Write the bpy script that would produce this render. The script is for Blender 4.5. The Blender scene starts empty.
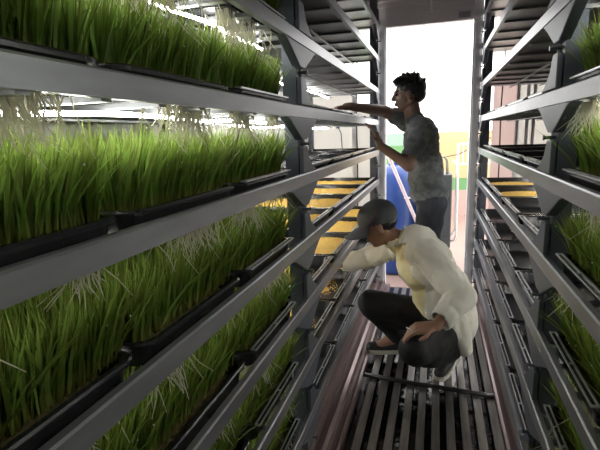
import bpy, bmesh, math, random
from mathutils import Vector, Matrix, noise
R = random.Random(7)
SC = bpy.context.scene
COL = SC.collection
PI = math.pi

# ------------------------------------------------------------------ materials
def mat(name, color, rough=0.5, metal=0.0, spec=0.5, coat=0.0, bump=None, var=None, transl=0.0, emis=None, sheen=0.0):
    m = bpy.data.materials.new(name); m.use_nodes = True
    nt = m.node_tree; nt.nodes.clear()
    out = nt.nodes.new('ShaderNodeOutputMaterial'); b = nt.nodes.new('ShaderNodeBsdfPrincipled')
    b.inputs['Base Color'].default_value = (*color, 1); b.inputs['Roughness'].default_value = rough
    b.inputs['Metallic'].default_value = metal; b.inputs['Specular IOR Level'].default_value = spec
    b.inputs['Coat Weight'].default_value = coat; b.inputs['Sheen Weight'].default_value = sheen
    if emis:
        b.inputs['Emission Color'].default_value = (*emis[0], 1); b.inputs['Emission Strength'].default_value = emis[1]
    tc = nt.nodes.new('ShaderNodeTexCoord')
    if var:   # (scale vector, amount, second colour)
        mp = nt.nodes.new('ShaderNodeMapping'); mp.inputs['Scale'].default_value = var[0]
        n = nt.nodes.new('ShaderNodeTexNoise'); n.inputs['Scale'].default_value = 1; n.inputs['Detail'].default_value = 5
        rp = nt.nodes.new('ShaderNodeValToRGB'); rp.color_ramp.elements[0].position = .5 - var[1]; rp.color_ramp.elements[1].position = .5 + var[1]
        rp.color_ramp.elements[0].color = (*color, 1); rp.color_ramp.elements[1].color = (*var[2], 1)
        nt.links.new(tc.outputs['Object'], mp.inputs[0]); nt.links.new(mp.outputs[0], n.inputs['Vector'])
        nt.links.new(n.outputs['Fac'], rp.inputs[0]); nt.links.new(rp.outputs[0], b.inputs['Base Color'])
    if bump:  # (scale vector, strength, distance)
        mp = nt.nodes.new('ShaderNodeMapping'); mp.inputs['Scale'].default_value = bump[0]
        n = nt.nodes.new('ShaderNodeTexNoise'); n.inputs['Scale'].default_value = 1; n.inputs['Detail'].default_value = 4
        bp = nt.nodes.new('ShaderNodeBump'); bp.inputs['Strength'].default_value = bump[1]; bp.inputs['Distance'].default_value = bump[2]
        nt.links.new(tc.outputs['Object'], mp.inputs[0]); nt.links.new(mp.outputs[0], n.inputs['Vector'])
        nt.links.new(n.outputs['Fac'], bp.inputs['Height']); nt.links.new(bp.outputs[0], b.inputs['Normal'])
    if transl > 0:
        t = nt.nodes.new('ShaderNodeBsdfTranslucent'); t.inputs[0].default_value = (*color, 1)
        mx = nt.nodes.new('ShaderNodeMixShader'); mx.inputs[0].default_value = transl
        nt.links.new(b.outputs[0], mx.inputs[1]); nt.links.new(t.outputs[0], mx.inputs[2]); nt.links.new(mx.outputs[0], out.inputs[0])
    else:
        nt.links.new(b.outputs[0], out.inputs[0])
    return m

def grass_mat(name, base, tip, dark):
    m = bpy.data.materials.new(name); m.use_nodes = True
    nt = m.node_tree; nt.nodes.clear(); L = nt.links.new
    out = nt.nodes.new('ShaderNodeOutputMaterial')
    tc = nt.nodes.new('ShaderNodeTexCoord'); sp = nt.nodes.new('ShaderNodeSeparateXYZ'); L(tc.outputs['Object'], sp.inputs[0])
    mr = nt.nodes.new('ShaderNodeMapRange'); mr.inputs['From Min'].default_value = 0.02; mr.inputs['From Max'].default_value = 0.17
    L(sp.outputs['Z'], mr.inputs['Value'])
    rp = nt.nodes.new('ShaderNodeValToRGB'); e = rp.color_ramp.elements
    e[0].position = 0; e[0].color = (*base, 1); e[1].position = 1; e[1].color = (*tip, 1)
    k = e.new(.35); k.color = (*dark, 1)
    L(mr.outputs[0], rp.inputs[0])
    g = nt.nodes.new('ShaderNodeNewGeometry'); hs = nt.nodes.new('ShaderNodeHueSaturation')
    r1 = nt.nodes.new('ShaderNodeMapRange'); r1.inputs['To Min'].default_value = .45; r1.inputs['To Max'].default_value = 1.5
    r2 = nt.nodes.new('ShaderNodeMapRange'); r2.inputs['To Min'].default_value = .475; r2.inputs['To Max'].default_value = .515
    L(g.outputs['Random Per Island'], r1.inputs['Value']); L(g.outputs['Random Per Island'], r2.inputs['Value'])
    L(r1.outputs[0], hs.inputs['Value']); L(r2.outputs[0], hs.inputs['Hue']); L(rp.outputs[0], hs.inputs['Color'])
    b = nt.nodes.new('ShaderNodeBsdfPrincipled'); b.inputs['Roughness'].default_value = .45; b.inputs['Specular IOR Level'].default_value = .35
    t = nt.nodes.new('ShaderNodeBsdfTranslucent'); mx = nt.nodes.new('ShaderNodeMixShader'); mx.inputs[0].default_value = .5
    L(hs.outputs[0], b.inputs['Base Color']); L(hs.outputs[0], t.inputs[0])
    L(b.outputs[0], mx.inputs[1]); L(t.outputs[0], mx.inputs[2]); L(mx.outputs[0], out.inputs[0])
    return m

def grain_mat():
    m = mat('sprouting_grain', (.80, .52, .13), .6)
    nt = m.node_tree; L = nt.links.new; b = [n for n in nt.nodes if n.type == 'BSDF_PRINCIPLED'][0]
    tc = [n for n in nt.nodes if n.type == 'TEX_COORD'][0]
    v = nt.nodes.new('ShaderNodeTexVoronoi'); v.inputs['Scale'].default_value = 150; L(tc.outputs['Object'], v.inputs['Vector'])
    rp = nt.nodes.new('ShaderNodeValToRGB'); rp.color_ramp.elements[0].color = (.92, .54, .06, 1); rp.color_ramp.elements[1].color = (1.0, .76, .22, 1)
    L(v.outputs['Color'], rp.inputs[0]); L(rp.outputs[0], b.inputs['Base Color'])
    bp = nt.nodes.new('ShaderNodeBump'); bp.inputs['Distance'].default_value = .004; bp.invert = True
    L(v.outputs['Distance'], bp.inputs['Height']); L(bp.outputs[0], b.inputs['Normal'])
    return m

M = dict(
    steel=mat('galvanised_beam', (.40, .41, .43), .36, .65, bump=((4, 60, 60), .12, .002), var=((3, 6, 30), .25, (.30, .31, .33))),
    post=mat('slate_grey_bracket', (.12, .135, .165), .42, .25),
    sheet=mat('galvanised_sheet', (.52, .52, .55), .4, .45, bump=((6, 30, 6), .3, .006), var=((8, 8, 8), .2, (.40, .40, .43))),
    flange=mat('pale_post_flange', (.62, .63, .64), .35, .3),
    deck=mat('shelf_deck_metal', (.32, .33, .34), .35, .6),
    black=mat('black_tray_plastic', (.022, .022, .025), .22, 0, .6, bump=((60, 60, 60), .1, .001)),
    chrome=mat('bright_trim', (.72, .73, .75), .32, .7),
    wall=mat('white_panel', (.74, .73, .70), .28, 0, .5, bump=((.7, 2.5, 1.5), .25, .03)),
    curtain=mat('translucent_plastic', (.80, .79, .76), .25, 0, .5, transl=.6, bump=((3, 3, 1.2), .4, .03)),
    curtain_pink=mat('translucent_pink_plastic', (.80, .70, .68), .25, 0, .5, transl=.6, bump=((3, 3, 1.2), .4, .03)),
    ceil=mat('ceiling_panel', (.66, .62, .58), .45),
    frame=mat('door_frame_paint', (.86, .87, .90), .4),
    header=mat('header_paint', (.86, .84, .85), .45),
    purple=mat('header_rail_paint', (.42, .41, .48), .4, .3),
    subfloor=mat('wet_subfloor', (.035, .033, .035), .12, .3, bump=((14, 14, 14), .4, .01)),
    slat=mat('floor_slat_metal', (.32, .30, .28), .38, .55, bump=((50, 6, 50), .3, .002), var=((40, 5, 10), .2, (.17, .155, .15))),
    bar=mat('dark_cross_bar', (.03, .03, .032), .3, .3),
    rail=mat('floor_rail_pink_reflection', (.34, .255, .25), .3, .45, bump=((90, 3, 30), .25, .003), var=((60, 2.5, 12), .2, (.22, .16, .16))),  # reflection of the pink ground outside is put into this colour
    led=mat('light_strip_glow', (1, 1, 1), .4, emis=((1, .985, .93), 30.0)),
    ledfar=mat('far_light_strip_glow', (1, 1, 1), .4, emis=((1, .97, .90), 30.0)),
    leddim=mat('dim_light_strip_glow', (1, 1, 1), .4, emis=((1, .96, .86), 3.8)),
    ledbody=mat('light_strip_holder', (.7, .7, .7), .4),
    grass=grass_mat('fodder_grass', (.38, .36, .10), (.34, .47, .10), (.14, .24, .035)),
    root=mat('cream_roots', (.80, .78, .62), .5, transl=.3),
    seedmat=mat('seed_root_mat', (.14, .11, .04), .8, bump=((150, 150, 150), .8, .004), var=((60, 60, 60), .2, (.26, .21, .09))),
    drop=mat('water_drop', (.95, .97, .97), .05, 0, 1.0),
    grain=grain_mat(),
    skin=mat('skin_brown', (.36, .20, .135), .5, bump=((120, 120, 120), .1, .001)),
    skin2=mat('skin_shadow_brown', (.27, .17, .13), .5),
    hair=mat('black_hair', (.012, .012, .016), .4, bump=((200, 200, 30), .6, .003)),
    eye=mat('dark_eye', (.02, .015, .012), .15),
    jacket=mat('cream_jacket_cloth', (.86, .84, .74), .75, sheen=.2, bump=((16, 16, 16), .35, .012)),
    yellow=mat('yellow_shirt_cloth', (.86, .77, .45), .8, bump=((20, 20, 20), .3, .01)),
    pants=mat('black_trouser_cloth', (.010, .0105, .012), .85, bump=((14, 14, 14), .5, .012)),
    jeans=mat('dark_jeans_cloth', (.035, .04, .055), .8, bump=((14, 14, 14), .4, .01)),
    camo=mat('hazed_camouflage_cloth', (.19, .21, .225), .85, bump=((14, 14, 14), .4, .012), var=((22, 22, 30), .06, (.13, .148, .16))),  # camouflage tones lightened and flattened to carry the doorway haze
    cap=mat('charcoal_cap_cloth', (.055, .06, .068), .75, bump=((200, 200, 200), .2, .001)),
    capstain=mat('cap_emblem_thread', (.035, .02, .035), .7),
    shoe=mat('black_shoe_canvas', (.02, .02, .022), .6),
    sole=mat('pale_shoe_sole', (.62, .62, .52), .6),
    white=mat('white_paint', (.85, .85, .85), .4),
    yellowwall=mat('yellow_wall_paint', (.50, .36, .17), .7, var=((1, 1, 2), .3, (.50, .40, .25))),
    greenwall=mat('green_wall_paint', (.12, .27, .11), .7),
    palegreen=mat('pale_green_paint', (.26, .40, .31), .7),
    pinkwall=mat('pink_wall_paint', (.45, .29, .26), .7, var=((.8, .8, 1), .3, (.42, .30, .27))),
    ground=mat('pinkish_concrete', (.36, .23, .20), .6, bump=((8, 8, 8), .3, .01), var=((1.5, 1.5, 1), .25, (.30, .22, .20))),
    blue=mat('blue_barrel_plastic', (.025, .07, .28), .35),
    grey=mat('grey_cart_paint', (.07, .08, .085), .5),
    khaki=mat('khaki_handle', (.36, .36, .26), .5),
    pinkpipe=mat('pinkish_pipe', (.80, .66, .70), .45),
    cable=mat('black_cable', (.02, .02, .02), .4),
    whitecord=mat('white_cord', (.8, .8, .76), .6),
    wheel=mat('black_rubber', (.02, .02, .02), .7),
    cig=mat('white_paper', (.9, .88, .82), .7),
    foil=mat('yellow_tag', (.75, .62, .2), .5),
)

# ------------------------------------------------------------------ mesh builders
class MB:
    def __init__(s): s.v = []; s.f = []; s.mi = []
    def add(s, vs, fs, mi=0):
        o = len(s.v); s.v += [tuple(p) for p in vs]; s.f += [tuple(i + o for i in f) for f in fs]; s.mi += [mi] * len(fs)
    def box(s, x0, x1, y0, y1, z0, z1, mi=0):
        x0, x1 = sorted((x0, x1)); y0, y1 = sorted((y0, y1)); z0, z1 = sorted((z0, z1))
        s.add([(x0, y0, z0), (x1, y0, z0), (x1, y1, z0), (x0, y1, z0), (x0, y0, z1), (x1, y0, z1), (x1, y1, z1), (x0, y1, z1)],
              [(3, 2, 1, 0), (4, 5, 6, 7), (0, 1, 5, 4), (1, 2, 6, 5), (2, 3, 7, 6), (3, 0, 4, 7)], mi)
    def prism(s, poly, axis, a, b, mi=0):  # poly in the two other axes
        def mk(p, t):
            q = list(p); q.insert(axis, t); return tuple(q)
        n = len(poly)
        s.add([mk(p, a) for p in poly] + [mk(p, b) for p in poly],
              [tuple(range(n))[::-1], tuple(range(n, 2 * n))] + [(i, (i + 1) % n, n + (i + 1) % n, n + i) for i in range(n)], mi)
    def tube(s, pts, r, n=8, mi=0, cap=True):
        pts = [Vector(p) for p in pts]; rs = r if isinstance(r, (list, tuple)) else [r] * len(pts)
        vs = []; fs = []; up = None
        for i, p in enumerate(pts):
            d = (pts[min(i + 1, len(pts) - 1)] - pts[max(i - 1, 0)]).normalized()
            if up is None:
                up = Vector((0, 0, 1)) if abs(d.z) < .9 else Vector((1, 0, 0))
            a = d.cross(up).normalized(); up = a.cross(d).normalized()
            for k in range(n):
                t = 2 * PI * k / n; vs.append(p + (a * math.cos(t) + up * math.sin(t)) * rs[i])
        for i in range(len(pts) - 1):
            for k in range(n): fs.append((i * n + k, i * n + (k + 1) % n, (i + 1) * n + (k + 1) % n, (i + 1) * n + k))
        if cap: fs.append(tuple(range(n))[::-1]); fs.append(tuple(range((len(pts) - 1) * n, len(pts) * n)))
        s.add(vs, fs, mi)
    def lathe(s, prof, c, n=24, mi=0):
        vs = []; fs = []
        for (r, z) in prof:
            for k in range(n): vs.append((c[0] + r * math.cos(2 * PI * k / n), c[1] + r * math.sin(2 * PI * k / n), c[2] + z))
        for i in range(len(prof) - 1):
            for k in range(n): fs.append((i * n + k, i * n + (k + 1) % n, (i + 1) * n + (k + 1) % n, (i + 1) * n + k))
        fs.append(tuple(range(n))[::-1]); fs.append(tuple(range((len(prof) - 1) * n, len(prof) * n)))
        s.add(vs, fs, mi)
    def ell(s, c, r, rot=None, nu=16, nv=10, mi=0):
        c = Vector(c); rot = rot or Matrix.Identity(3); vs = [c + rot @ Vector((0, 0, -r[2]))]; fs = []
        for j in range(1, nv):
            t = -PI / 2 + PI * j / nv
            for k in range(nu):
                a = 2 * PI * k / nu
                vs.append(c + rot @ Vector((r[0] * math.cos(t) * math.cos(a), r[1] * math.cos(t) * math.sin(a), r[2] * math.sin(t))))
        vs.append(c + rot @ Vector((0, 0, r[2]))); top = len(vs) - 1
        for k in range(nu):
            fs.append((0, 1 + (k + 1) % nu, 1 + k)); b = 1 + (nv - 2) * nu; fs.append((b + k, b + (k + 1) % nu, top))
        for j in range(nv - 2):
            for k in range(nu):
                a = 1 + j * nu; fs.append((a + k, a + (k + 1) % nu, a + nu + (k + 1) % nu, a + nu + k))
        s.add(vs, fs, mi)
    def caps(s, p0, r0, p1, r1, n=14, flat=None):
        """tapered capsule; flat=(axis vector, factor) squashes the section along an axis"""
        p0 = Vector(p0); p1 = Vector(p1); d = (p1 - p0); L = d.length or 1e-6; d = d / L
        a = d.cross(Vector((0, 0, 1)) if abs(d.z) < .9 else Vector((1, 0, 0))).normalized(); b = a.cross(d)
        prof = []
        for i in range(6): t = -PI / 2 + PI / 2 * i / 5; prof.append((r0 * math.cos(t), r0 * math.sin(t)))
        for i in range(6): t = PI / 2 * i / 5; prof.append((r1 * math.cos(t), L + r1 * math.sin(t)))
        vs = []; fs = []
        for (r, z) in prof:
            r = max(r, 1e-4)
            for k in range(n):
                t = 2 * PI * k / n; o = (a * math.cos(t) + b * math.sin(t)) * r
                if flat: ax = Vector(flat[0]).normalized(); o -= ax * o.dot(ax) * (1 - flat[1])
                vs.append(p0 + d * z + o)
        for i in range(len(prof) - 1):
            for k in range(n): fs.append((i * n + k, i * n + (k + 1) % n, (i + 1) * n + (k + 1) % n, (i + 1) * n + k))
        fs.append(tuple(range(n))[::-1]); fs.append(tuple(range((len(prof) - 1) * n, len(prof) * n)))
        s.add(vs, fs)
    def chain(s, pts, flat=None):  # pts: (x,y,z,r)
        for a, b in zip(pts, pts[1:]): s.caps(a[:3], a[3], b[:3], b[3], flat=flat)
    def mesh(s, name, mats, smooth=False):
        me = bpy.data.meshes.new(name); me.from_pydata(s.v, [], s.f)
        for m in (mats if isinstance(mats, (list, tuple)) else [mats]): me.materials.append(m)
        me.polygons.foreach_set('material_index', s.mi)
        me.polygons.foreach_set('use_smooth', [smooth] * len(s.f)); me.update()
        return me
    def build(s, name, mats, parent=None, smooth=False, bevel=0):
        o = bpy.data.objects.new(name, s.mesh(name, mats, smooth)); COL.objects.link(o)
        if parent: setpar(o, parent)
        if bevel:
            bv = o.modifiers.new('bevel', 'BEVEL'); bv.width = bevel; bv.segments = 2; bv.limit_method = 'ANGLE'
        return o

def setpar(o, p):
    o.parent = p
    o.matrix_parent_inverse = Matrix.Translation(world_loc(p)).inverted()
def world_loc(p):
    v = p.location.copy(); return v
def tag(o, label=None, cat=None, group=None, kind=None):
    for k, v in (('label', label), ('category', cat), ('group', group), ('kind', kind)):
        if v: o[k] = v
    return o
def empty(name, loc, label, cat, group=None):
    o = bpy.data.objects.new(name, None); COL.objects.link(o); o.location = loc; o.empty_display_size = .1
    return tag(o, label, cat, group)
def struct(mb, name, m, **k): return tag(mb.build(name, m, **k), kind='structure')

def organic(mb, name, m, voxel, smooth=4, parent=None, disp=None, cut=None, solid=0):
    o = bpy.data.objects.new(name, mb.mesh(name, m)); COL.objects.link(o)
    r = o.modifiers.new('r', 'REMESH'); r.mode = 'VOXEL'; r.voxel_size = voxel
    if smooth: sm = o.modifiers.new('s', 'SMOOTH'); sm.iterations = smooth; sm.factor = .6
    dg = bpy.context.evaluated_depsgraph_get()
    me = bpy.data.meshes.new_from_object(o.evaluated_get(dg)); o.modifiers.clear(); o.data = me
    if disp or cut:
        bm = bmesh.new(); bm.from_mesh(me)
        if disp:
            bm.normal_update()
            mv = [(v, v.normal * disp(v.co)) for v in bm.verts]
            for v, d in mv: v.co += d
        if cut:
            dl = [f for f in bm.faces if cut(f.calc_center_median())]
            bmesh.ops.delete(bm, geom=dl, context='FACES')
        bm.to_mesh(me); bm.free()
    me.materials.clear(); me.materials.append(m)
    me.polygons.foreach_set('use_smooth', [True] * len(me.polygons)); me.update()
    if solid: s = o.modifiers.new('t', 'SOLIDIFY'); s.thickness = solid; s.offset = 1
    if parent: setpar(o, parent)
    return o

# ------------------------------------------------------------------ layout (metres, floor top at z = 0, camera at x = y = 0)
XL, XR = -.46, .315                       # front planes of the two racks
WL, WR = -1.09, .955                      # side walls
YEND = 3.93                               # plane of the doorway
LEV = [2.20, 1.955, 1.705, 1.455, 1.212, .968, .725, .482, .242]   # top edge of each shelf beam, top to bottom
CEIL = 2.50

# ------------------------------------------------------------------ room shell
b = MB(); b.box(WL - .05, WR + .05, -.6, 4.02, -.09, -.045); struct(b, 'floor', M['subfloor'])
b = MB(); b.box(WL - .06, WL, -.6, 3.97, -.045, CEIL); struct(b, 'wall_left', M['wall'])
b = MB(); b.box(WR, WR + .06, -.6, 3.97, -.045, CEIL); struct(b, 'wall_right', M['wall'])
b = MB(); b.box(WL - .06, WR + .06, -.66, -.6, -.045, CEIL); struct(b, 'wall_back', M['wall'])
b = MB(); b.box(WL - .06, WR + .06, -.66, 3.97, CEIL, CEIL + .05)
for i in range(12): b.box(WL, WR, -.4 + i * .36, -.36 + i * .36, CEIL - .02, CEIL)
struct(b, 'ceiling', M['ceil'])
# doorway frame
b = MB(); b.box(-.485, -.415, YEND, 4.0, -.045, 2.33); b.box(-.475, -.425, YEND - .012, YEND, 0, 2.2); struct(b, 'door_frame_left', M['frame'], bevel=.004)
b = MB(); b.box(.250, .318, YEND - .03, 4.0, -.045, 2.33); b.box(.262, .306, YEND - .04, YEND - .03, 0, 2.2); struct(b, 'door_frame_right', M['frame'], bevel=.004)
b = MB(); b.box(-.415, .25, YEND + .005, 3.99, 2.185, 2.333); b.box(-.415, .25, YEND - .003, YEND + .005, 2.262, 2.272); struct(b, 'trim_1', M['header'], bevel=.004)
b = MB(); b.box(.14, .225, YEND - .005, YEND + .004, 2.20, 2.245); struct(b, 'trim_2', M['purple'])
b = MB(); b.box(WL, WR, YEND - .01, 3.99, 2.333, 2.37); b.box(WL, WR, YEND - .05, 3.99, 2.37, 2.39); struct(b, 'trim_3', M['header'], bevel=.003)
b = MB(); b.box(WL, WR, YEND - .03, 3.99, 2.392, 2.43); b.box(WL, WR, YEND - .08, 3.99, 2.44, CEIL)
for i in range(40): b.box(WL + .03 + i * .05, WL + .045 + i * .05, YEND - .05, YEND - .03, 2.392, 2.44)
struct(b, 'trim_4', M['purple'])
# pale plastic side panels left and right of the doorway (sky shows above them)
b = MB(); b.box(WL, -.70, 3.95, 3.965, -.045, 1.80); struct(b, 'wall_end_left', M['curtain'])
b = MB(); b.box(-.695, -.49, 3.95, 3.965, -.045, 1.60); struct(b, 'wall_end_left_low', M['curtain'])
b = MB(); b.box(-.70, -.66, 3.935, 3.95, -.045, 1.82); struct(b, 'trim_5', M['white'])
b = MB(); b.box(.60, WR, 3.95, 3.965, -.045, 1.92); struct(b, 'wall_end_right', M['curtain'])
b = MB(); b.box(.42, .60, 3.95, 3.965, -.045, 1.74); struct(b, 'wall_end_right_low', M['curtain_pink'])
b = MB()
for x in (.585, .655, .70): b.box(x, x + .022, 3.93, 3.95, -.045, 1.95)
b.box(.585, .722, 3.93, 3.95, 1.95, 1.975); struct(b, 'trim_6', M['white'])
# floor rails along both racks, coloured with the pink outdoor reflection
def rail(name, xa, xb, label):
    b = MB(); s = 1 if xb > xa else -1
    p = [(xa, -.045), (xa, .018), (xa + s * .012, .022), (xa + s * .022, .012), (xa + s * .040, .012), (xa + s * .048, .04), (xa + s * .066, .045), (xa + s * .074, .03), (xa + s * .10, .03), (xa + s * .108, .062), (xb, .066), (xb, -.045)]
    b.prism([(q[0], q[1]) for q in p], 1, -.55, 3.92)
    tag(b.build(name, M['rail']), kind='structure')
rail('trim_7', -.368, -.53, ''); rail('trim_8', .318, .46, '')

# slatted floor
fg = empty('floor_grate', (-.04, 2.0, -.045), 'grey metal slatted floor grate running down the aisle', 'floor grate')
for i in range(10):
    x = -.325 + i * .067
    b = MB(); b.box(x, x + .036, -.5, 3.9, -.012, 0); b.box(x + .013, x + .023, -.5, 3.9, -.045, -.012)
    b.build('slat', M['slat'], fg)
cb = MB(); cb.tube([(-.362, 2.33, .012), (-.1, 2.30, .012), (.1, 2.285, .012), (.312, 2.27, .012)], .012, 10)
tag(cb.build('floor_bar', M['bar'], smooth=True), 'thin black bar lying across the floor slats by the shoes', 'bar')

# ------------------------------------------------------------------ racks
def make_rack(side, ypost, label):
    s = -1 if side == 'L' else 1
    xf = XL if side == 'L' else XR
    X = lambda d: xf + s * d
    root = empty('shelving_rack', (X(.3), 1.9, -.045), label, 'shelving rack', 'metal growing racks')
    y0, y1 = -.5, 3.86
    for z in LEV:
        b = MB()   # C-shaped front beam with a small return lip and a groove line
        poly = [(X(0), z - .042), (X(0), z - .004), (X(.004), z), (X(.018), z), (X(.018), z - .004), (X(.004), z - .008), (X(.004), z - .036), (X(.018), z - .038), (X(.018), z - .042)]
        b.prism(poly, 1, y0, y1)
        b.build('front_beam', M['steel'], root)
        b = MB(); b.box(X(.588), X(.603), y0, y1, z - .042, z - .01); b.build('rear_beam', M['deck'], root)
        b = MB(); y = y0 + .05
        while y < y1:
            b.box(X(.018), X(.588), y, y + .022, z - .046, z - .036); y += .147 if y < ypost - .1 else .268
        b.box(X(.2), X(.215), y0, y1, z - .052, z - .046); b.box(X(.40), X(.415), y0, y1, z - .052, z - .046)
        b.build('shelf_deck', M['deck'], root)
        b = MB(); b.box(X(.02), X(.586), ypost + .03, y1, z - .036, z - .033); b.build('shelf_panel', M['sheet'], root)
        # narrow bright gutter lip behind the beam
        b = MB(); b.box(X(.0185), X(.0235), y0, y1, z - .030, z - .022); b.build('gutter', M['bar'], root)
    for yp in (-.45, ypost, 3.82):
        b = MB(); b.box(X(.020), X(.024), yp - .028, yp + .028, -.045, 2.44); b.box(X(.024), X(.07), yp - .028, yp - .022, -.045, 2.44); b.box(X(.024), X(.07), yp + .022, yp + .028, -.045, 2.44)
        b.build('post', M['post'], root)
        b = MB(); b.box(X(.012), X(.070), yp + .0285, yp + .0315, .02, 2.44); b.build('post_flange', M['flange'], root)
        b = MB(); b.box(X(.56), X(.60), yp - .02, yp + .02, -.045, 2.44); b.build('rear_post', M['post'], root)
        for z in LEV:
            hw = .20 if yp < 3 else .17
            b = MB()
            q = [(yp - .03, z - .12), (yp + .03, z - .12), (yp + hw * .8, z - .055), (yp + hw, z - .043), (yp - hw, z - .043), (yp - hw * .8, z - .055)]
            b.prism(q, 0, X(.001), X(.032))
            y2 = min(yp + hw * .8, 3.9); 
            q = [(yp - .03, z + .003), (y2, z + .003), (yp + .115, z + .018), (yp + .055, z + .055), (yp + .03, z + .10), (yp - .03, z + .10)]
            b.prism(q, 0, X(.001), X(.016))
            b.build('bracket', M['post'], root, bevel=.003)
            if yp > 0:
                b = MB(); b.tube([(X(-.01), yp + .005, z - .135), (X(.022), yp + .005, z - .135)], .005, 8)
                b.tube([(X(-.01), yp + .005, z - .135), (X(-.014), yp + .005, z - .135)], .008, 8)
                b.build('bolt', M['post'], root)
    return root
make_rack('L', 1.61, 'tall grey metal growing rack filling the left side of the aisle')
make_rack('R', 1.50, 'tall grey metal growing rack on the right side of the aisle')

# light strips under the shelves
def led(side, k, label, y=.05, m='led', yend=3.75):
    s = -1 if side == 'L' else 1; xf = XL if side == 'L' else XR
    z = LEV[k] - .054; rr = random.Random(k * 7 + s)
    pts = []
    ph = rr.random() * 6
    while y < yend:
        dd = .135 if y < 1.6 else min(.40, .135 + (y - 1.6) * 1.5)
        pts.append((xf + s * (dd + .010 * math.sin(y * 7 + ph) + .005 * math.sin(y * 19 + ph)), y, z - .002 + .003 * math.sin(y * 11 + ph))); y += .06
    b = MB(); b.tube(pts, .0045, 8)
    o = b.build('light_strip', M[m], smooth=True)
    tag(o, label, 'light strip', 'glowing white light strips under the shelves')
NAME = ['topmost shelf', 'second shelf from top', 'third shelf from top', 'fourth shelf from top', 'fifth shelf from top', 'sixth shelf from top', 'seventh shelf from top', 'eighth shelf from top', 'lowest shelf']
for k in range(2, 9):
    nm = NAME[k]
    led('L', k, f'light strip, mostly added set, under {nm} of the left rack, near bay', m='led' if k < 4 else 'leddim', yend=1.56)
    led('L', k, f'light strip, mostly added set, under {nm} of the left rack, beyond near post', m='ledfar', y=1.70)
    led('R', k, f'light strip, mostly added set, under {nm} of the right rack, near bay', m='led' if k < 4 else 'leddim', yend=1.45)  # added as fill for the aisle, except under the fourth shelf
    if k > 3: led('R', k, f'light strip, mostly added set, under {nm} of the right rack, beyond near post', m='ledfar', y=1.60)  # unseen strips, added to brighten the aisle and the squatting person

# ------------------------------------------------------------------ trays
TX, TY, TH = .56, .432, .052
def rrect(hx, hy, r, z, n=5):
    out = []
    for cx, cy, a0 in ((hx - r, hy - r, 0), (-hx + r, hy - r, PI / 2), (-hx + r, -hy + r, PI), (hx - r, -hy + r, 3 * PI / 2)):
        for i in range(n + 1):
            a = a0 + PI / 2 * i / n; out.append((cx + r * math.cos(a), cy + r * math.sin(a), z))
    return out
def tray_mesh():
    hx, hy = TX / 2, TY / 2
    rings = [rrect(hx - .016, hy - .016, .03, 0), rrect(hx - .010, hy - .010, .032, TH - .012), rrect(hx - .001, hy - .001, .036, TH - .010), rrect(hx, hy, .036, TH - .004), rrect(hx - .003, hy - .003, .036, TH),
             rrect(hx - .012, hy - .012, .03, TH), rrect(hx - .016, hy - .016, .03, TH - .005), rrect(hx - .026, hy - .026, .03, .006)]
    n = len(rings[0]); b = MB(); vs = [p for r in rings for p in r]; fs = [tuple(range(n))[::-1]]
    for i in range(len(rings) - 1):
        for k in range(n): fs.append((i * n + k, i * n + (k + 1) % n, (i + 1) * n + (k + 1) % n, (i + 1) * n + k))
    fs.append(tuple(range((len(rings) - 1) * n, len(rings) * n)))
    b.add(vs, fs)
    for i in range(-3, 4): b.box(i * .07 - .004, i * .07 + .004, -hy + .035, hy - .035, -.0005, .0)   # ribs on the underside
    return b.mesh('tray_shell', M['black'], False)
TRAY_ME = tray_mesh()
def trim_mesh():
    b = MB()
    for dx in (-.004, .011): b.box(-.002 + dx, .002 + dx, -.195, .195, -.001, .003)
    for y in (-.193, .0, .193): b.box(-.004, .012, y - .003, y + .003, -.001, .003)
    return b.mesh('rim_strip', M['chrome'])
TRIM_ME = trim_mesh()
def mat_mesh():
    b = MB(); n = 26; m = 20; vs = []; hx, hy = TX / 2 - .036, TY / 2 - .036
    for j in range(m + 1):
        for i in range(n + 1):
            x = -hx + 2 * hx * i / n; y = -hy + 2 * hy * j / m
            e = min(i, n - i, j, m - j); z = .040 + .004 * noise.noise(Vector((x * 30, y * 30, 0))) - (.03 if e == 0 else .006 if e == 1 else 0)
            vs.append((x, y, z))
    fs = [(j * (n + 1) + i, j * (n + 1) + i + 1, (j + 1) * (n + 1) + i + 1, (j + 1) * (n + 1) + i) for j in range(m) for i in range(n)]
    b.add(vs, fs); return b.mesh('seed_mat', M['seedmat'], True)
SEED_ME = mat_mesh()
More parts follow.
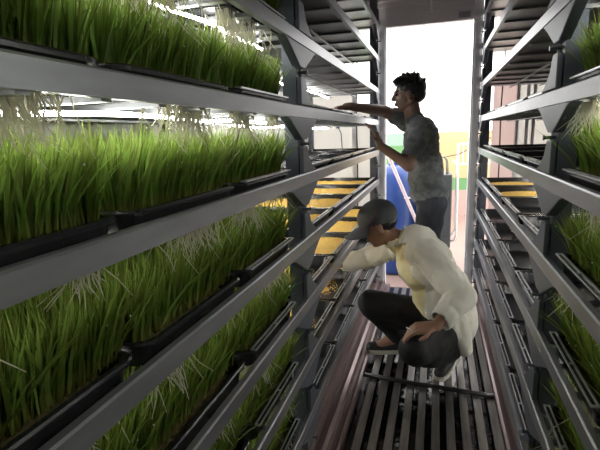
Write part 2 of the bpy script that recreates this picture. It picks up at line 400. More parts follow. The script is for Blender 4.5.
def grass_mesh(seed, n=3300):
    rr = random.Random(seed); b = MB(); hx, hy = TX / 2 - .04, TY / 2 - .012
    tips = []
    for i in range(n):
        x = rr.uniform(-hx, hx); y = rr.uniform(-hy, hy)
        if i % 4 == 0: x = rr.choice((-1, 1)) * hx * rr.uniform(.86, 1.0)
        if i % 9 == 0: y = rr.choice((-1, 1)) * hy * rr.uniform(.92, 1.0)
        cl = noise.noise(Vector((x * 14 + seed * 9, y * 14, 0)))
        h = .140 + .022 * cl + rr.gauss(0, .017); h = max(.06, min(.185, h))
        ang = rr.uniform(0, 2 * PI); lean = abs(rr.gauss(0, .16)) + .04
        if rr.random() < .06: lean += .5; h *= .95
        ox = (x / hx) ** 3 * .16; oy = (y / hy) ** 5 * .06
        dx = math.cos(ang) * lean + ox + .10 * noise.noise(Vector((x * 6, y * 6, seed))); dy = math.sin(ang) * lean + oy + .10 * noise.noise(Vector((x * 6, y * 6, seed + 5)))
        w = rr.uniform(.0017, .0033); wa = rr.uniform(0, PI); wx, wy = math.cos(wa) * w, math.sin(wa) * w
        P = []
        for t in (0, .35, .7, 1):
            k = t * .55 + t * t * .45
            P.append(Vector((x + dx * h * k, y + dy * h * k, .036 + h * t * (1 - .18 * lean * t))))
        ws = (.8, 1, .8)
        vs = []
        for q in range(3): vs += [P[q] + Vector((wx, wy, 0)) * ws[q], P[q] - Vector((wx, wy, 0)) * ws[q]]
        vs.append(P[3]); b.add(vs, [(0, 1, 3, 2), (2, 3, 5, 4), (4, 5, 6)]); tips.append(P[3])
    return b.mesh('grass_blades', M['grass'], False), tips
def drops_mesh(tips, seed):
    rr = random.Random(seed); b = MB()
    ft = [t for t in tips if abs(t.x) > TX / 2 - .08]
    for t in rr.sample(ft, 26): b.ell(t - Vector((0, 0, rr.choice((0, 0, .02, .05)))), (.0017,) * 3, nu=6, nv=4)
    return b.mesh('water_drops', M['drop'], True)
GR = [grass_mesh(s) for s in (1, 2, 3, 4)]; GRD = [drops_mesh(t, i) for i, (m, t) in enumerate(GR)]; GR = [m for m, t in GR]
def roots_mesh(seed, clusters, length):
    rr = random.Random(seed); b = MB()
    for (cx, cy, sx, sy, n, L) in clusters:
        for i in range(n):
            x = cx + rr.gauss(0, sx); y = cy + rr.gauss(0, sy)
            x = max(-.25, min(.25, x)); y = max(-.2, min(.2, y))
            l = L * rr.uniform(.35, 1.1); p = Vector((x, y, .004)); pts = [p]; d = Vector((rr.gauss(0, .25), rr.gauss(0, .25), -1))
            for q in range(3):
                p = p + d * l / 3; pts.append(p); d = d + Vector((rr.gauss(0, .3), rr.gauss(0, .3), 0))
            b.tube(pts, [.0016, .0015, .0012, .0007], 3, cap=False)
    return b.mesh('hanging_roots', M['root'], True)
ROOTS = [roots_mesh(11, [(.25, -.12, .012, .04, 110, .10), (-.25, .12, .012, .04, 110, .10), (.24, .15, .008, .015, 40, .08), (-.24, -.15, .008, .015, 40, .08)], 1),
         roots_mesh(12, [(.24, .05, .015, .05, 130, .10), (-.24, -.05, .015, .05, 130, .10)], 1),
         roots_mesh(13, [(.20, .0, .03, .06, 130, .13), (-.20, .0, .03, .06, 130, .13), (.24, -.17, .01, .012, 50, .12), (-.22, .17, .02, .012, 60, .13), (-.24, -.1, .01, .02, 60, .12)], 1)]
def grain_mesh(seed, mode):
    rr = random.Random(seed); b = MB(); n, m = 44, 34; hx, hy = TX / 2 - .027, TY / 2 - .027; vs = []
    def H(x, y):
        h = .026 + .006 * noise.noise(Vector((x * 18, y * 18, seed))) + .003 * noise.noise(Vector((x * 60, y * 60, seed)))
        if mode == 1:   # heap pushed to one side
            d = math.hypot((x + .09) / .26, (y - .03) / .17); h = .0075 + max(0, 1 - d) ** .6 * .032 + .002 * noise.noise(Vector((x * 60, y * 60, seed)))
        return h
    for j in range(m + 1):
        for i in range(n + 1):
            x = -hx + 2 * hx * i / n; y = -hy + 2 * hy * j / m; vs.append((x, y, H(x, y)))
    def keep(i, j):
        if mode == 0: return True
        x = -hx + 2 * hx * (i + .5) / n; y = -hy + 2 * hy * (j + .5) / m
        return math.hypot((x + .09) / .26, (y - .03) / .17) < 1.03 + .12 * noise.noise(Vector((x * 20, y * 20, 3)))
    fs = [(j * (n + 1) + i, j * (n + 1) + i + 1, (j + 1) * (n + 1) + i + 1, (j + 1) * (n + 1) + i) for j in range(m) for i in range(n) if keep(i, j)]
    b.add(vs, fs)
    for q in range(700):
        x = rr.uniform(-hx, hx) * .97; y = rr.uniform(-hy, hy) * .97
        if mode == 1 and math.hypot((x + .09) / .26, (y - .03) / .17) > 1.25: continue
        a = rr.random() * PI
        b.ell((x, y, max(H(x, y), .0095) + .001), (.0045, .0022, .002), Matrix.Rotation(a, 3, 'Z'), nu=5, nv=3)
    return b.mesh('sprouting_grain', M['grain'], True)
GRAIN = [grain_mesh(1, 0), grain_mesh(2, 0), grain_mesh(3, 1)]

def child(me, name, parent, loc=(0, 0, 0), rz=0):
    o = bpy.data.objects.new(name, me); COL.objects.link(o); o.parent = parent; o.location = loc; o.rotation_euler.z = rz; return o
def make_tray(side, k, yc, label, group, grass=None, roots=None, trim=True, rz=0):
    s = -1 if side == 'L' else 1; xf = XL if side == 'L' else XR
    z = LEV[k] - .032
    t = empty('growing_tray', (xf + s * (.027 + TX / 2), yc, z), label, 'tray', group)
    child(TRAY_ME, 'tray_shell', t)
    if trim: child(TRIM_ME, 'rim_strip', t, (-s * (TX / 2 - .002) if s < 0 else -(TX / 2 - .002), 0, TH + .001), PI if s < 0 else 0)
    if grass is not None:
        q = PI * ((grass // 4) % 2)
        child(SEED_ME, 'seed_mat', t)
        g = child(GR[grass % 4], 'grass_blades', t, rz=q); g['kind'] = 'stuff'
        d = child(GRD[grass % 4], 'water_drops', g); d['kind'] = 'stuff'
    if roots is not None:
        r = child(ROOTS[roots], 'hanging_roots', t); r['kind'] = 'stuff'
    return t
def put_grain(side, k, yc, v, label):
    s = -1 if side == 'L' else 1; xf = XL if side == 'L' else XR
    o = bpy.data.objects.new('sprouting_grain', GRAIN[v]); COL.objects.link(o); o.location = (xf + s * (.027 + TX / 2), yc, LEV[k] - .032)
    o.scale.y = 1.22
    tag(o, label, 'grain', 'yellow grain spread in the far trays', 'stuff')

gi = 0
for k in range(2, 9):
    for j, yc in enumerate((.40, .85, 1.305)):
        if k == 2 and j == 0: continue
        where = ['nearest the camera', 'middle of near bay', 'against near post'][j]
        if k == 2: rt = 2
        elif k == 3: rt = 1 if j != 2 else 0
        else: rt = (k + j) % 2
        make_tray('L', k, yc, f'green fodder grass tray, {NAME[k]} of left rack, {where}', 'fodder grass trays on the left rack', grass=gi, roots=rt, trim=(j == 2))
        gi += 1
for k in range(2, 9):
    for j, yc in enumerate((.77, 1.225)):
        where = ['nearest the camera', 'against near post'][j]
        make_tray('R', k, yc, f'green fodder grass tray, {NAME[k]} of right rack, {where}', 'fodder grass trays on the right rack', grass=gi + 2, roots=(k + j) % 2, trim=(j == 1))
        gi += 1
ORD = ['first', 'second', 'third', 'fourth']
for k in range(0, 9):
    for j in range(4):
        for side, word in (('L', 'left'), ('R', 'right')):
            yc = 1.909 + j * .535 if side == 'L' else 1.812 + j * .55
            full = side == 'L' and 4 <= k <= 8
            has = None
            if side == 'L' and k in (5, 6, 7): has = (j % 2) if not (k == 7 and j < 2 or k == 6 and j == 0) else 2
            if side == 'L' and k == 7 and j == 3: has = None
            if side == 'L' and k == 4 and j == 4: has = None
            if side == 'R' and k == 5 and j in (2, 3): has = 2
            state = 'black tray of yellow grain' if has is not None else 'empty black tray'
            t = make_tray(side, k, yc, f'{state}, {NAME[k]} of {word} rack, {ORD[j]} beyond near post', f'black trays in the far bay of the {word} rack', trim=(k >= 4)); t.scale.y = 1.22
            if has is not None:
                put_grain(side, k, yc, has, f'yellow grain, {NAME[k]} of {word} rack, in {ORD[j]} tray beyond near post')

# white cord bundled on a right-hand tray, hanging cables, wall tag, hook
b = MB(); pts = []
for i in range(70):
    a = i * .55; pts.append((.52 + .06 * math.cos(a) * (1 + .2 * math.sin(i)), 3.02 + .07 * math.sin(a * 1.03), LEV[6] - .014 + .012 + .0006 * i))
b.tube(pts, .006, 6); tag(b.build('coiled_cord', M['whitecord'], smooth=True), 'tangled white cord coiled on a black tray of the right rack', 'cord')
for (x, y, z0, lab) in ((-.655, 3.90, -.045, 'thin black cable hanging at the far end of the left rack'), (.475, 3.90, -.045, 'thin black cable hanging at the far end of the right rack')):
    b = MB(); b.tube([(x, y, CEIL), (x + .006, y, 1.9), (x - .004, y, 1.5), (x + .004, y, 1.1), (x, y, z0)], .0055, 6)
    tag(b.build('hanging_cable', M['cable'], smooth=True), lab, 'cable')
b = MB(); b.tube([(-.065, 3.72, CEIL), (-.065, 3.72, 2.24)], .006, 8); b.ell((-.065, 3.72, 2.232), (.011, .011, .011)); b.box(-.08, -.05, 3.70, 3.74, CEIL - .012, CEIL - .001)
tag(b.build('ceiling_hook', M['frame'], smooth=True), 'small metal rod hanging from the ceiling above the doorway', 'hook')
b = MB(); b.tube([(-.83, 3.935, 1.42), (-.80, 3.935, 1.36), (-.79, 3.935, 1.2)], .004, 6); b.box(-.845, -.815, 3.938, 3.948, 1.40, 1.46)
tag(b.build('blue_clip', M['blue']), 'small blue clip fixed on the white end panel', 'clip')

# ------------------------------------------------------------------ outside the door
b = MB(); b.box(-7, 7, 4.02, 16, -.30, -.12); struct(b, 'ground', M['ground'])
def wall_band(x0, x1, z0, z1, m, n, y=8.2):
    b = MB(); b.box(x0, x1, y, y + .2, z0, z1); struct(b, n, m)
wall_band(-.25, 4, .55, 1.33, M['yellowwall'], 'wall_outside'); wall_band(-.25, 4, .34, .55, M['greenwall'], 'wall_outside_green'); wall_band(-.25, 4, -.12, .34, M['pinkwall'], 'wall_outside_pink')
wall_band(-1.5, -.25, 1.12, 1.33, M['palegreen'], 'wall_outside_pale'); wall_band(-1.5, -.25, -.12, 1.12, M['greenwall'], 'wall_outside_left')
f = empty('railing', (.9, 7.0, -.12), 'white metal railing outside against the yellow wall', 'railing')
b = MB(); b.box(.29, 2.2, 6.98, 7.02, 1.15, 1.17); b.box(.29, 2.2, 6.98, 7.02, .86, .88); b.build('rail', M['white'], f)
for i in range(30):
    b = MB(); b.box(.305 + i * .06, .317 + i * .06, 6.99, 7.01, .88, 1.15); b.build('baluster', M['white'], f)
for x in (.285, 1.2, 2.2):
    b = MB(); b.box(x, x + .022, 6.98, 7.02, -.12, 1.17); b.build('post', M['white'], f)
b = MB(); b.tube([(-.3, 6.6, -.115), (-.3, 6.6, 1.02), (.05, 6.6, .98), (.3, 6.6, 1.03), (.8, 6.6, 1.30)], .006, 6)
tag(b.build('outdoor_wire', M['cable'], smooth=True), 'thin dark wire sagging in front of the yellow wall', 'wire')
# blue barrel
br = empty('barrel', (-.43, 4.85, -.12), 'big blue plastic barrel outside behind the standing person', 'barrel')
prof = [(.20, 0), (.255, .02), (.265, .2), (.275, .5), (.27, .55), (.275, .6), (.275, .82), (.265, .95), (.235, 1.05), (.17, 1.11), (.08, 1.135)]
b = MB(); b.lathe(prof, (-.43, 4.85, -.12), 32); b.build('body', M['blue'], br, smooth=True)
b = MB(); b.lathe([(.05, 0), (.055, .005), (.055, .03), (.045, .035)], (-.43, 4.85, 1.012), 16); b.build('lid', M['blue'], br, smooth=True)
b = MB(); b.tube([(-.30, 4.60, .70), (-.26, 4.585, .705), (-.22, 4.60, .70)], .008, 8); b.build('handle', M['white'], br, smooth=True)
# leaning pale pipe
b = MB(); b.tube([(-.56, 4.42, 1.42), (-.40, 4.45, 1.03), (-.22, 4.48, .60), (.08, 4.5, -.10)], .017, 10)
tag(b.build('leaning_pipe', M['pinkpipe'], smooth=True), 'pale pinkish pipe leaning in front of the blue barrel', 'pipe')
# cart
ct = empty('utility_cart', (.12, 4.75, -.12), 'grey panelled cart with white tube frame standing outside the doorway', 'cart')
b = MB(); b.box(-.10, .155, 4.60, 4.95, .20, .93); b.build('body', M['grey'], ct, bevel=.01)
b = MB(); b.box(-.06, .12, 4.593, 4.60, .34, .86); b.box(-.085, .145, 4.595, 4.60, .24, .30); b.build('panel', M['grey'], ct, bevel=.004)
b = MB(); b.tube([(.155, 4.66, .26), (.19, 4.64, .27), (.205, 4.62, .32), (.205, 4.62, .60), (.20, 4.62, 1.0), (.195, 4.64, 1.04), (.17, 4.66, 1.05)], .011, 8)
b.tube([(.155, 4.88, .26), (.205, 4.9, .32), (.205, 4.9, 1.0), (.17, 4.88, 1.05)], .011, 8); b.tube([(.17, 4.66, 1.05), (.17, 4.88, 1.05)], .011, 8); b.build('tube_frame', M['white'], ct, smooth=True)
b = MB(); b.tube([(.03, 4.72, .925), (.03, 4.72, 1.02), (.045, 4.72, 1.09), (.08, 4.72, 1.10), (.105, 4.72, 1.06), (.11, 4.72, .925)], .014, 8); b.build('handle', M['khaki'], ct, smooth=True)
b = MB(); b.box(-.09, .15, 4.62, 4.93, .10, .20); b.build('base', M['wheel'], ct)
for (x, y) in ((-.06, 4.66), (.12, 4.66), (-.06, 4.9), (.12, 4.9)):
    b = MB(); pr_ = [(.02, 0), (.04, .004), (.04, .026), (.02, .03)]
    w = MB(); w.lathe(pr_, (0, 0, 0), 16); w.v = [(x + p[2] - .015, y + p[0], -.08 + p[1]) for p in w.v]; w.build('wheel', M['wheel'], ct, smooth=True)
b = MB(); b.box(-.08, .14, 4.64, 4.92, -.05, .10); b.build('axle_box', M['bar'], ct)
b = MB(); b.tube([(.15, 4.66, .16), (.22, 4.6, .02), (.30, 4.55, -.09), (.42, 4.6, -.112)], .006, 6)
tag(b.build('power_cord', M['cable'], smooth=True), 'black power cord trailing from the cart to the pink ground', 'cord')

# ------------------------------------------------------------------ people
def V(*a): return Vector(a)
def hand(b, wrist, direc, palm_n, curl, thumb_side, sc=1.0):
    """palm + four unequal bent fingers + thumb leaving the side of the palm"""
    w = Vector(wrist); d = Vector(direc).normalized(); n = Vector(palm_n); n = (n - d * n.dot(d)).normalized(); sdir = d.cross(n) * thumb_side
    b.caps(w, .024 * sc, w + d * .03 * sc, .026 * sc)
    for k in (-.022, 0, .022): b.caps(w + d * .02 * sc + sdir * k * sc, .016 * sc, w + d * .085 * sc + sdir * k * 1.25 * sc, .0135 * sc)
    L = [(.031, .076), (.0105, .084), (-.0105, .078), (-.031, .062)]
    for i, (o, l) in enumerate(L):
        p = w + d * .085 * sc + sdir * o * sc; a = curl * (.5 + .1 * i); dd = d + sdir * o * 1.5
        for seg, r0, r1 in ((.45, .0092, .0085), (.32, .0085, .0078), (.25, .0078, .0066)):
            dd = (dd.normalized() * math.cos(a) + n * math.sin(a)); q = p + dd.normalized() * l * seg * sc * 1.05
            b.caps(p, r0 * sc, q, r1 * sc, n=10); p = q
    p = w + d * .028 * sc + sdir * .024 * sc; q = p + (d * .6 + sdir * .8 + n * .25).normalized() * .038 * sc; b.caps(p, .0135 * sc, q, .0105 * sc, n=10)
    r = q + (d * .95 + sdir * .2 + n * .35).normalized() * .032 * sc; b.caps(q, .0105 * sc, r, .0085 * sc, n=10)

def head(b, c, fwd, up, s=1.0):
    c = Vector(c); f = Vector(fwd).normalized(); u = Vector(up); u = (u - f * u.dot(f)).normalized(); r = u.cross(f)   # right-ish axis
    rot = Matrix((f, r, u)).transposed()
    W = lambda x, y, z: c + f * x * s + r * y * s + u * z * s
    b.ell(W(-.012, 0, .03), (.098 * s, .076 * s, .088 * s), rot)                # skull
    b.ell(W(.022, 0, -.025), (.068 * s, .062 * s, .088 * s), rot)               # face
    b.ell(W(.052, 0, -.088), (.028 * s, .03 * s, .022 * s), rot)                # chin
    for y in (-.035, .035): b.caps(W(-.02, y * 1.5, -.045), .022 * s, W(.05, y * .6, -.085), .017 * s)
    b.caps(W(.088, 0, .018), .009 * s, W(.108, 0, -.02), .013 * s)              # nose
    for y in (-.011, .011): b.ell(W(.100, y, -.026), (.010 * s, .008 * s, .007 * s), rot)
    b.ell(W(.088, 0, -.052), (.012 * s, .024 * s, .006 * s), rot); b.ell(W(.086, 0, -.062), (.012 * s, .02 * s, .007 * s), rot)   # lips
    b.caps(W(.078, -.04, .026), .011 * s, W(.090, 0, .028), .009 * s); b.caps(W(.078, .04, .026), .011 * s, W(.090, 0, .028), .009 * s)  # brows
    for y in (-.074, .074):
        b.ell(W(-.005, y, -.005), (.018 * s, .010 * s, .031 * s), rot)          # ears
    return W, rot

def wrinkle(a, sc, seed=0, st=(1, 1, 1)):
    def f(p):
        q = Vector((p.x * st[0], p.y * st[1], p.z * st[2])) * sc + Vector((seed, 0, 0))
        w = noise.noise(q * .6); return a * (noise.noise(q + Vector((w, w, w)) * 1.2) + .5 * abs(noise.noise(q * 2.1)))
    return f

# ---- standing person (faces left towards the rack)
pS = empty('person', (-.04, 3.3, 0), 'person standing by the doorway in dark camouflage shirt, reaching towards left rack', 'person')
b = MB()
W, rot = head(b, (-.195, 3.30, 1.600), (-1, -.05, -.06), (0, 0, 1))
b.caps((-.150, 3.30, 1.40), .060, (-.175, 3.30, 1.53), .055)
b.chain([(-.12, 3.20, 1.37, .06), (-.12, 3.40, 1.37, .06)])
b.ell((-.10, 3.30, 1.27), (.105, .17, .17)); b.ell((-.07, 3.30, 1.05), (.10, .15, .18)); b.ell((-.04, 3.3, .90), (.115, .155, .12))
nearA = [(-.10, 3.125, 1.375, .052), (-.17, 3.03, 1.135, .042)]; nearF = [(-.17, 3.03, 1.135, .040), (-.352, 2.99, 1.27, .027)]
farA = [(-.14, 3.475, 1.385, .052), (-.36, 3.33, 1.500, .042)]; farF = [(-.36, 3.33, 1.500, .040), (-.565, 3.09, 1.532, .027)]
for c in (nearA, nearF, farA, farF): b.chain(c)
hand(b, (-.352, 2.99, 1.27), (-.30, -.02, .9), (-1, 0, -.2), .5, 1)
hand(b, (-.565, 3.09, 1.532), (-.8, -.5, -.10), (0, 0, -1), .30, -1)
legsS = [[(-.02, 3.215, .86, .088), (-.06, 3.20, .47, .056), (-.02, 3.19, .10, .040)], [(-.03, 3.385, .86, .088), (-.08, 3.42, .47, .056), (-.04, 3.43, .10, .040)]]
for l in legsS:
    b.chain(l); x, y = l[2][0], l[2][1]; b.caps((x + .03, y, .055), .035, (x - .13, y, .04), .028)
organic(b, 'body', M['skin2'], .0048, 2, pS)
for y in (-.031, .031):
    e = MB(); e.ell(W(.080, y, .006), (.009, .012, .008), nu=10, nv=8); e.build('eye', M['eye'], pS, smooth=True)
b = MB(); b.ell(W(-.022, 0, .045), (.104, .083, .086), rot); b.ell(W(.035, 0, .098), (.065, .06, .035), rot); b.ell(W(-.06, 0, .0), (.06, .07, .06), rot)
b.caps(W(.06, -.02, .112), .018, W(.095, 0, .10), .010)
rr = random.Random(5)
for i in range(95):
    a = rr.uniform(0, 2 * PI); t = rr.uniform(.15, 1.3); q = Vector((math.cos(a) * math.sin(t) * .1, math.sin(a) * math.sin(t) * .08, math.cos(t) * .088 + .045))
    p = W(q.x - .022, q.y, q.z); d = (p - W(-.02, 0, .03)).normalized() + V(-.5, 0, .1) * rr.random()
    b.caps(p, .008, p + d * rr.uniform(.012, .026), .003, n=7)
organic(b, 'hair', M['hair'], .0045, 1, pS, cut=None)
b = MB()
b.chain([(-.115, 3.19, 1.385, .072), (-.115, 3.41, 1.385, .072)]); b.ell((-.10, 3.30, 1.27), (.125, .195, .18)); b.ell((-.07, 3.30, 1.08), (.125, .175, .20)); b.ell((-.045, 3.3, .93), (.14, .182, .11))
b.caps((-.145, 3.30, 1.41), .066, (-.155, 3.30, 1.435), .064)
b.chain([(-.10, 3.13, 1.37, .070), (-.155, 3.05, 1.20, .064)]); b.chain([(-.14, 3.465, 1.385, .068), (-.29, 3.375, 1.462, .062)])
organic(b, 'shirt', M['camo'], .009, 3, pS, wrinkle(.012, 9, 2, (1, 1, 2)), cut=lambda p: p.z < .84 or ((p - V(-.155, 3.05, 1.20)).length < .09 and (p - V(-.155, 3.05, 1.20)).dot(V(-.28, -.41, -.87)) > .02))
b = MB(); b.ell((-.04, 3.3, .90), (.122, .165, .11))
for l in legsS: b.chain([(q[0], q[1], q[2], q[3] + (.012 if i < 2 else .024)) for i, q in enumerate(l)]); b.caps(l[2][:3], .062, (l[2][0], l[2][1], .08), .062)
organic(b, 'trousers', M['jeans'], .009, 3, pS, wrinkle(.010, 9, 8, (1, 1, 1.6)), cut=lambda p: p.z < .055)
for l in legsS:
    x, y = l[2][0], l[2][1]; b = MB(); b.caps((x + .035, y, .058), .045, (x - .14, y, .045), .036); b.caps((x, y, .06), .045, (x, y, .10), .05)
    organic(b, 'shoe', M['shoe'], .006, 2, pS, cut=lambda p: p.z < .012)
    b = MB(); b.prism([(x + .08 * math.cos(t) * (1 if math.cos(t) > 0 else 2.3), y + .045 * math.sin(t)) for t in [2 * PI * i / 20 for i in range(20)]], 2, 0, .022); b.build('shoe_sole', M['sole'], pS)

# ---- squatting person
pC = empty('person', (.02, 2.5, 0), 'person squatting on slatted floor in cream jacket, dark cap and black trousers', 'person')
b = MB()
HC = V(-.300, 2.485, .842)
W, rot = head(b, HC, (-.90, -.12, -.42), (-.42, 0, .90), .98)
b.caps((-.165, 2.49, .735), .062, (-.255, 2.487, .80), .055)
b.chain([(-.09, 2.38, .735, .06), (-.16, 2.60, .72, .06)])
b.ell((-.06, 2.48, .63), (.12, .16, .15), Matrix.Rotation(-.45, 3, 'Y')); b.ell((.03, 2.48, .48), (.11, .145, .16), Matrix.Rotation(-.35, 3, 'Y')); b.ell((.085, 2.49, .33), (.125, .16, .12))
nA = [(-.035, 2.32, .735, .052), (.135, 2.225, .545, .042)]; nF = [(.135, 2.225, .545, .040), (.02, 2.075, .452, .027)]
fA = [(-.20, 2.655, .70, .050), (-.385, 2.70, .585, .042)]; fF = [(-.385, 2.70, .585, .038), (-.57, 2.63, .560, .026)]
for c in (nA, nF, fA, fF): b.chain(c)
hand(b, (.015, 2.075, .450), (-.88, -.12, -.16), (.05, .25, -1), .62, 1)
hand(b, (-.57, 2.63, .560), (-.85, -.2, -.2), (0, 0, -1), .35, -1)
LN = [(.085, 2.405, .285, .085), (-.085, 2.055, .335, .056), (.115, 2.52, .135, .042)]
LF = [(.06, 2.575, .29, .085), (-.355, 2.50, .385, .058), (-.185, 2.66, .115, .042)]
b.chain(LN); b.chain(LF)
b.caps(LN[2][:3], .04, (.06, 2.44, .045), .028); b.caps(LF[2][:3], .04, (-.33, 2.63, .04), .028)
organic(b, 'body', M['skin'], .0048, 2, pC)
for y in (-.031, .031):
    e = MB(); e.ell(W(.080, y, .006), (.009, .012, .008), nu=10, nv=8); e.build('eye', M['eye'], pC, smooth=True)
b = MB(); b.ell(W(-.028, 0, .008), (.084, .074, .066), rot); organic(b, 'hair', M['hair'], .005, 2, pC, cut=lambda p: (p - HC).dot(rot.col[0]) > .035 and (p - HC).dot(rot.col[2]) < .05)
# cap
b = MB(); b.ell(W(-.014, 0, .050), (.112, .090, .094), rot, 28, 18)
fx, ux = rot.col[0].copy(), rot.col[2].copy()
capr = organic(b, 'cap', M['cap'], .005, 2, pC, cut=lambda p: (p - HC).dot(ux) < .018 + .20 * (p - HC).dot(fx), solid=.004)
b = MB(); vs = []; n = 14; m = 8
for j in range(m + 1):
    for i in range(n + 1):
        a = -1.15 + 2.3 * i / n; rad = .088 + .108 * (j / m) * (math.cos(a) ** .6 if math.cos(a) > 0 else 0)
        x = rad * math.cos(a) * 1.06; y = rad * math.sin(a) * (.92 - .08 * j / m); vs.append(W(x, y, .040 - .020 * (j / m) - 2.6 * y * y + .0))
b.add(vs, [(j * (n + 1) + i, j * (n + 1) + i + 1, (j + 1) * (n + 1) + i + 1, (j + 1) * (n + 1) + i) for j in range(m) for i in range(n)])
o = b.build('cap_brim', M['cap'], pC, smooth=True); sm = o.modifiers.new('t', 'SOLIDIFY'); sm.thickness = .005; sm.offset = 0
b = MB(); b.ell(W(-.014, 0, .145), (.008, .008, .004), rot); b.build('cap_button', M['cap'], pC, smooth=True)
b = MB()
c0 = W(-.014, 0, .050)
side = -1 if (rot.col[1].y > 0) else 1
vs = []
for i in range(24):
    t = 2 * PI * i / 24; lx = .012 + .042 * math.cos(t) * (1 + .12 * math.sin(3 * t)); lz = .01 + .020 * math.sin(t) * (1 + .2 * math.cos(2 * t)) - lx * .5
    yy = math.sqrt(max(0, 1 - (lx / .115) ** 2 - (lz / .097) ** 2)) * .1015
    vs.append(c0 + rot @ V(lx, side * yy * .98, lz))
cen = c0 + rot @ V(.012, side * .1015 * .985, .004); vs.append(cen)
b.add(vs, [(i, (i + 1) % 24, 24) for i in range(24)]); o = b.build('cap_emblem', M['capstain'], pC, smooth=True); sm = o.modifiers.new('t', 'SOLIDIFY'); sm.thickness = .005; sm.offset = 0
# yellow shirt
b = MB(); b.chain([(-.085, 2.385, .73, .068), (-.15, 2.59, .715, .068)]); b.ell((-.065, 2.48, .63), (.135, .172, .155), Matrix.Rotation(-.45, 3, 'Y')); b.ell((.02, 2.48, .47), (.132, .160, .17), Matrix.Rotation(-.35, 3, 'Y'))
b.caps((-.165, 2.49, .735), .066, (-.185, 2.49, .752), .066)
organic(b, 'shirt', M['yellow'], .009, 3, pC, wrinkle(.010, 10, 4, (1, 1, 1)))
# jacket (open at the front)
b = MB(); b.chain([(-.08, 2.365, .735, .082), (-.145, 2.605, .72, .080)]); b.ell((-.045, 2.48, .63), (.150, .190, .165), Matrix.Rotation(-.45, 3, 'Y')); b.ell((.05, 2.48, .47), (.150, .180, .19), Matrix.Rotation(-.30, 3, 'Y'))
b.ell((.115, 2.46, .34), (.120, .19, .15)); b.caps((.13, 2.33, .33), .06, (.165, 2.30, .24), .035)
b.caps((-.165, 2.49, .735), .078, (-.19, 2.49, .768), .074); b.ell((-.075, 2.46, .735), (.10, .15, .115), Matrix.Rotation(-.45, 3, 'Y'))
b.chain([(-.035, 2.325, .735, .075), (.135, 2.225, .550, .066), (.045, 2.115, .475, .052)]); b.chain([(-.19, 2.655, .705, .073), (-.385, 2.70, .590, .060), (-.53, 2.65, .568, .048)])
ax = V(-.46, 0, .89).normalized(); fw = V(-.89, 0, -.46).normalized(); c0j = V(.08, 2.48, .33)
FW2 = V(-.74, -.46, -.40).normalized(); SD2 = ax.cross(FW2).normalized()
def jcut(p):
    q = p - c0j; a = q.dot(ax); f = q.dot(fw); y = p.y
    for cc, dd in ((V(.045, 2.115, .475), V(-.64, -.78, -.53)), (V(-.53, 2.65, .568), V(-.93, -.32, -.14))):
        if (p - cc).length < .10 and (p - cc).dot(dd.normalized()) > .016: return True
    if a > .50 and (p - V(-.20, 2.49, .775)).length < .075 and q.dot(ax) > .528: return True
    arm = (y < 2.36 and p.z < .68 and p.x > -.035) or (p.x < -.25 and y > 2.6)
    f2 = q.dot(FW2); s2 = q.dot(SD2)
    if not arm and a < .50 and f2 > .0 and -.09 < s2 < .13 + max(0, .5 - a) * .10: return True
    if a < -.02 and f > -.01 and p.z < .36 and y > 2.36: return True
    return p.z < .215
organic(b, 'jacket', M['jacket'], .0085, 3, pC, wrinkle(.0095, 13, 1, (1.5, 1.5, .6)), cut=jcut, solid=.006)
b = MB(); cp = [W(-.02, 0, -.13)]
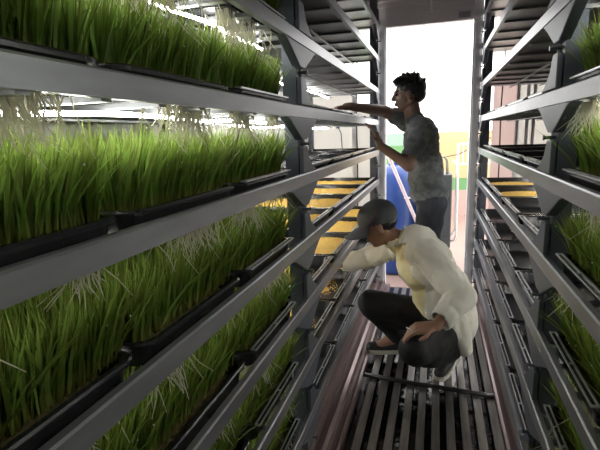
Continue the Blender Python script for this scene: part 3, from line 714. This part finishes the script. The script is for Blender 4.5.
# trousers
b = MB(); b.ell((.085, 2.49, .33), (.135, .172, .12))
b.chain([(.085, 2.405, .285, .102), (-.075, 2.065, .325, .078), (.112, 2.51, .15, .064)]); b.chain([(.06, 2.575, .29, .102), (-.345, 2.50, .375, .078), (-.188, 2.66, .112, .060)])
b.caps((.07, 2.33, .23), .085, (-.02, 2.18, .26), .08); b.caps((-.02, 2.58, .28), .09, (-.22, 2.56, .30), .085)
organic(b, 'trousers', M['pants'], .009, 3, pC, wrinkle(.010, 9, 6, (1, 1, 1)), cut=lambda p: p.z < .085)
def shoe(heel, toe, w, raised):
    h = Vector(heel); t = Vector(toe); d = (t - h); 
    b = MB(); b.caps(h + V(0, 0, .045), .040, h + d * .45 + V(0, 0, .045), .040); b.caps(h + d * .4 + V(0, 0, .040), .040, t + V(0, 0, .034), .034); b.caps(h + V(0, 0, .05) + d * .12, .042, h + V(0, 0, .09) + d * .15, .043)
    organic(b, 'shoe', M['shoe'], .006, 2, pC)
    b = MB(); s = d.cross(V(0, 0, 1)).normalized(); up = s.cross(d).normalized()
    prof = [(-.16, .0), (-.15, .6), (-.06, .9), (.3, .92), (.6, 1.0), (.9, .98), (1.08, .7), (1.15, .3), (1.16, 0)]
    loop = [(a, w_) for a, w_ in prof] + [(a, -w_) for a, w_ in prof[::-1][1:-1]]
    n = len(loop); vs = [h + d * a + s * w_ * w + up * .002 for a, w_ in loop] + [h + d * a + s * w_ * w * .95 + up * .028 for a, w_ in loop]
    b.add(vs, [tuple(range(n)), tuple(range(n, 2 * n))[::-1]] + [(i, (i + 1) % n, n + (i + 1) % n, n + i) for i in range(n)]); b.build('shoe_sole', M['sole'], pC)
    b = MB(); 
    for k in (.42, .52, .62): b.tube([h + d * k + s * .03 + V(0, 0, .072 - k * .01), h + d * k + V(0, 0, .090 - k * .015), h + d * k - s * .03 + V(0, 0, .072 - k * .01)], .004, 6)
    b.build('shoe_laces', M['sole'], pC, smooth=True)
shoe((.125, 2.56, .055), (.05, 2.40, .003), .043, True); shoe((-.165, 2.675, .002), (-.36, 2.625, .002), .043, False)
b = MB(); b.tube([(-.085, 2.045, .430), (-.115, 2.035, .448)], .0035, 8); tag(b.build('cigarette', M['cig']), 'short white stick held between fingers of squatting person', 'cigarette')

# ------------------------------------------------------------------ light, world, camera
w = bpy.data.worlds.new('World'); SC.world = w; w.use_nodes = True; nt = w.node_tree; bg = nt.nodes['Background']
bg.inputs[0].default_value = (1, .985, .955, 1); bg.inputs[1].default_value = 2.9

cam = bpy.data.cameras.new('Camera'); co = bpy.data.objects.new('Camera', cam); COL.objects.link(co); SC.camera = co
cam.sensor_width = 36; cam.lens = 27.0; cam.clip_start = .02
d = Vector((137, -94, 450)); vv = Vector((75, (450 * 450 + 137 * 75) / 94, 450)); ey = d.normalized(); ed = vv.normalized(); ex = ed.cross(ey)
right = Vector((ex[0], ey[0], -ed[0])); down = Vector((ex[1], ey[1], -ed[1])); fwd = Vector((ex[2], ey[2], -ed[2]))
co.matrix_world = Matrix.Translation((0, 0, 1.35)) @ Matrix((right, -down, -fwd)).transposed().to_4x4()
SC.view_settings.view_transform = 'Standard'; SC.view_settings.look = 'None'; SC.view_settings.gamma = 1; SC.view_settings.use_curve_mapping = False
SC.view_settings.exposure = 0.5
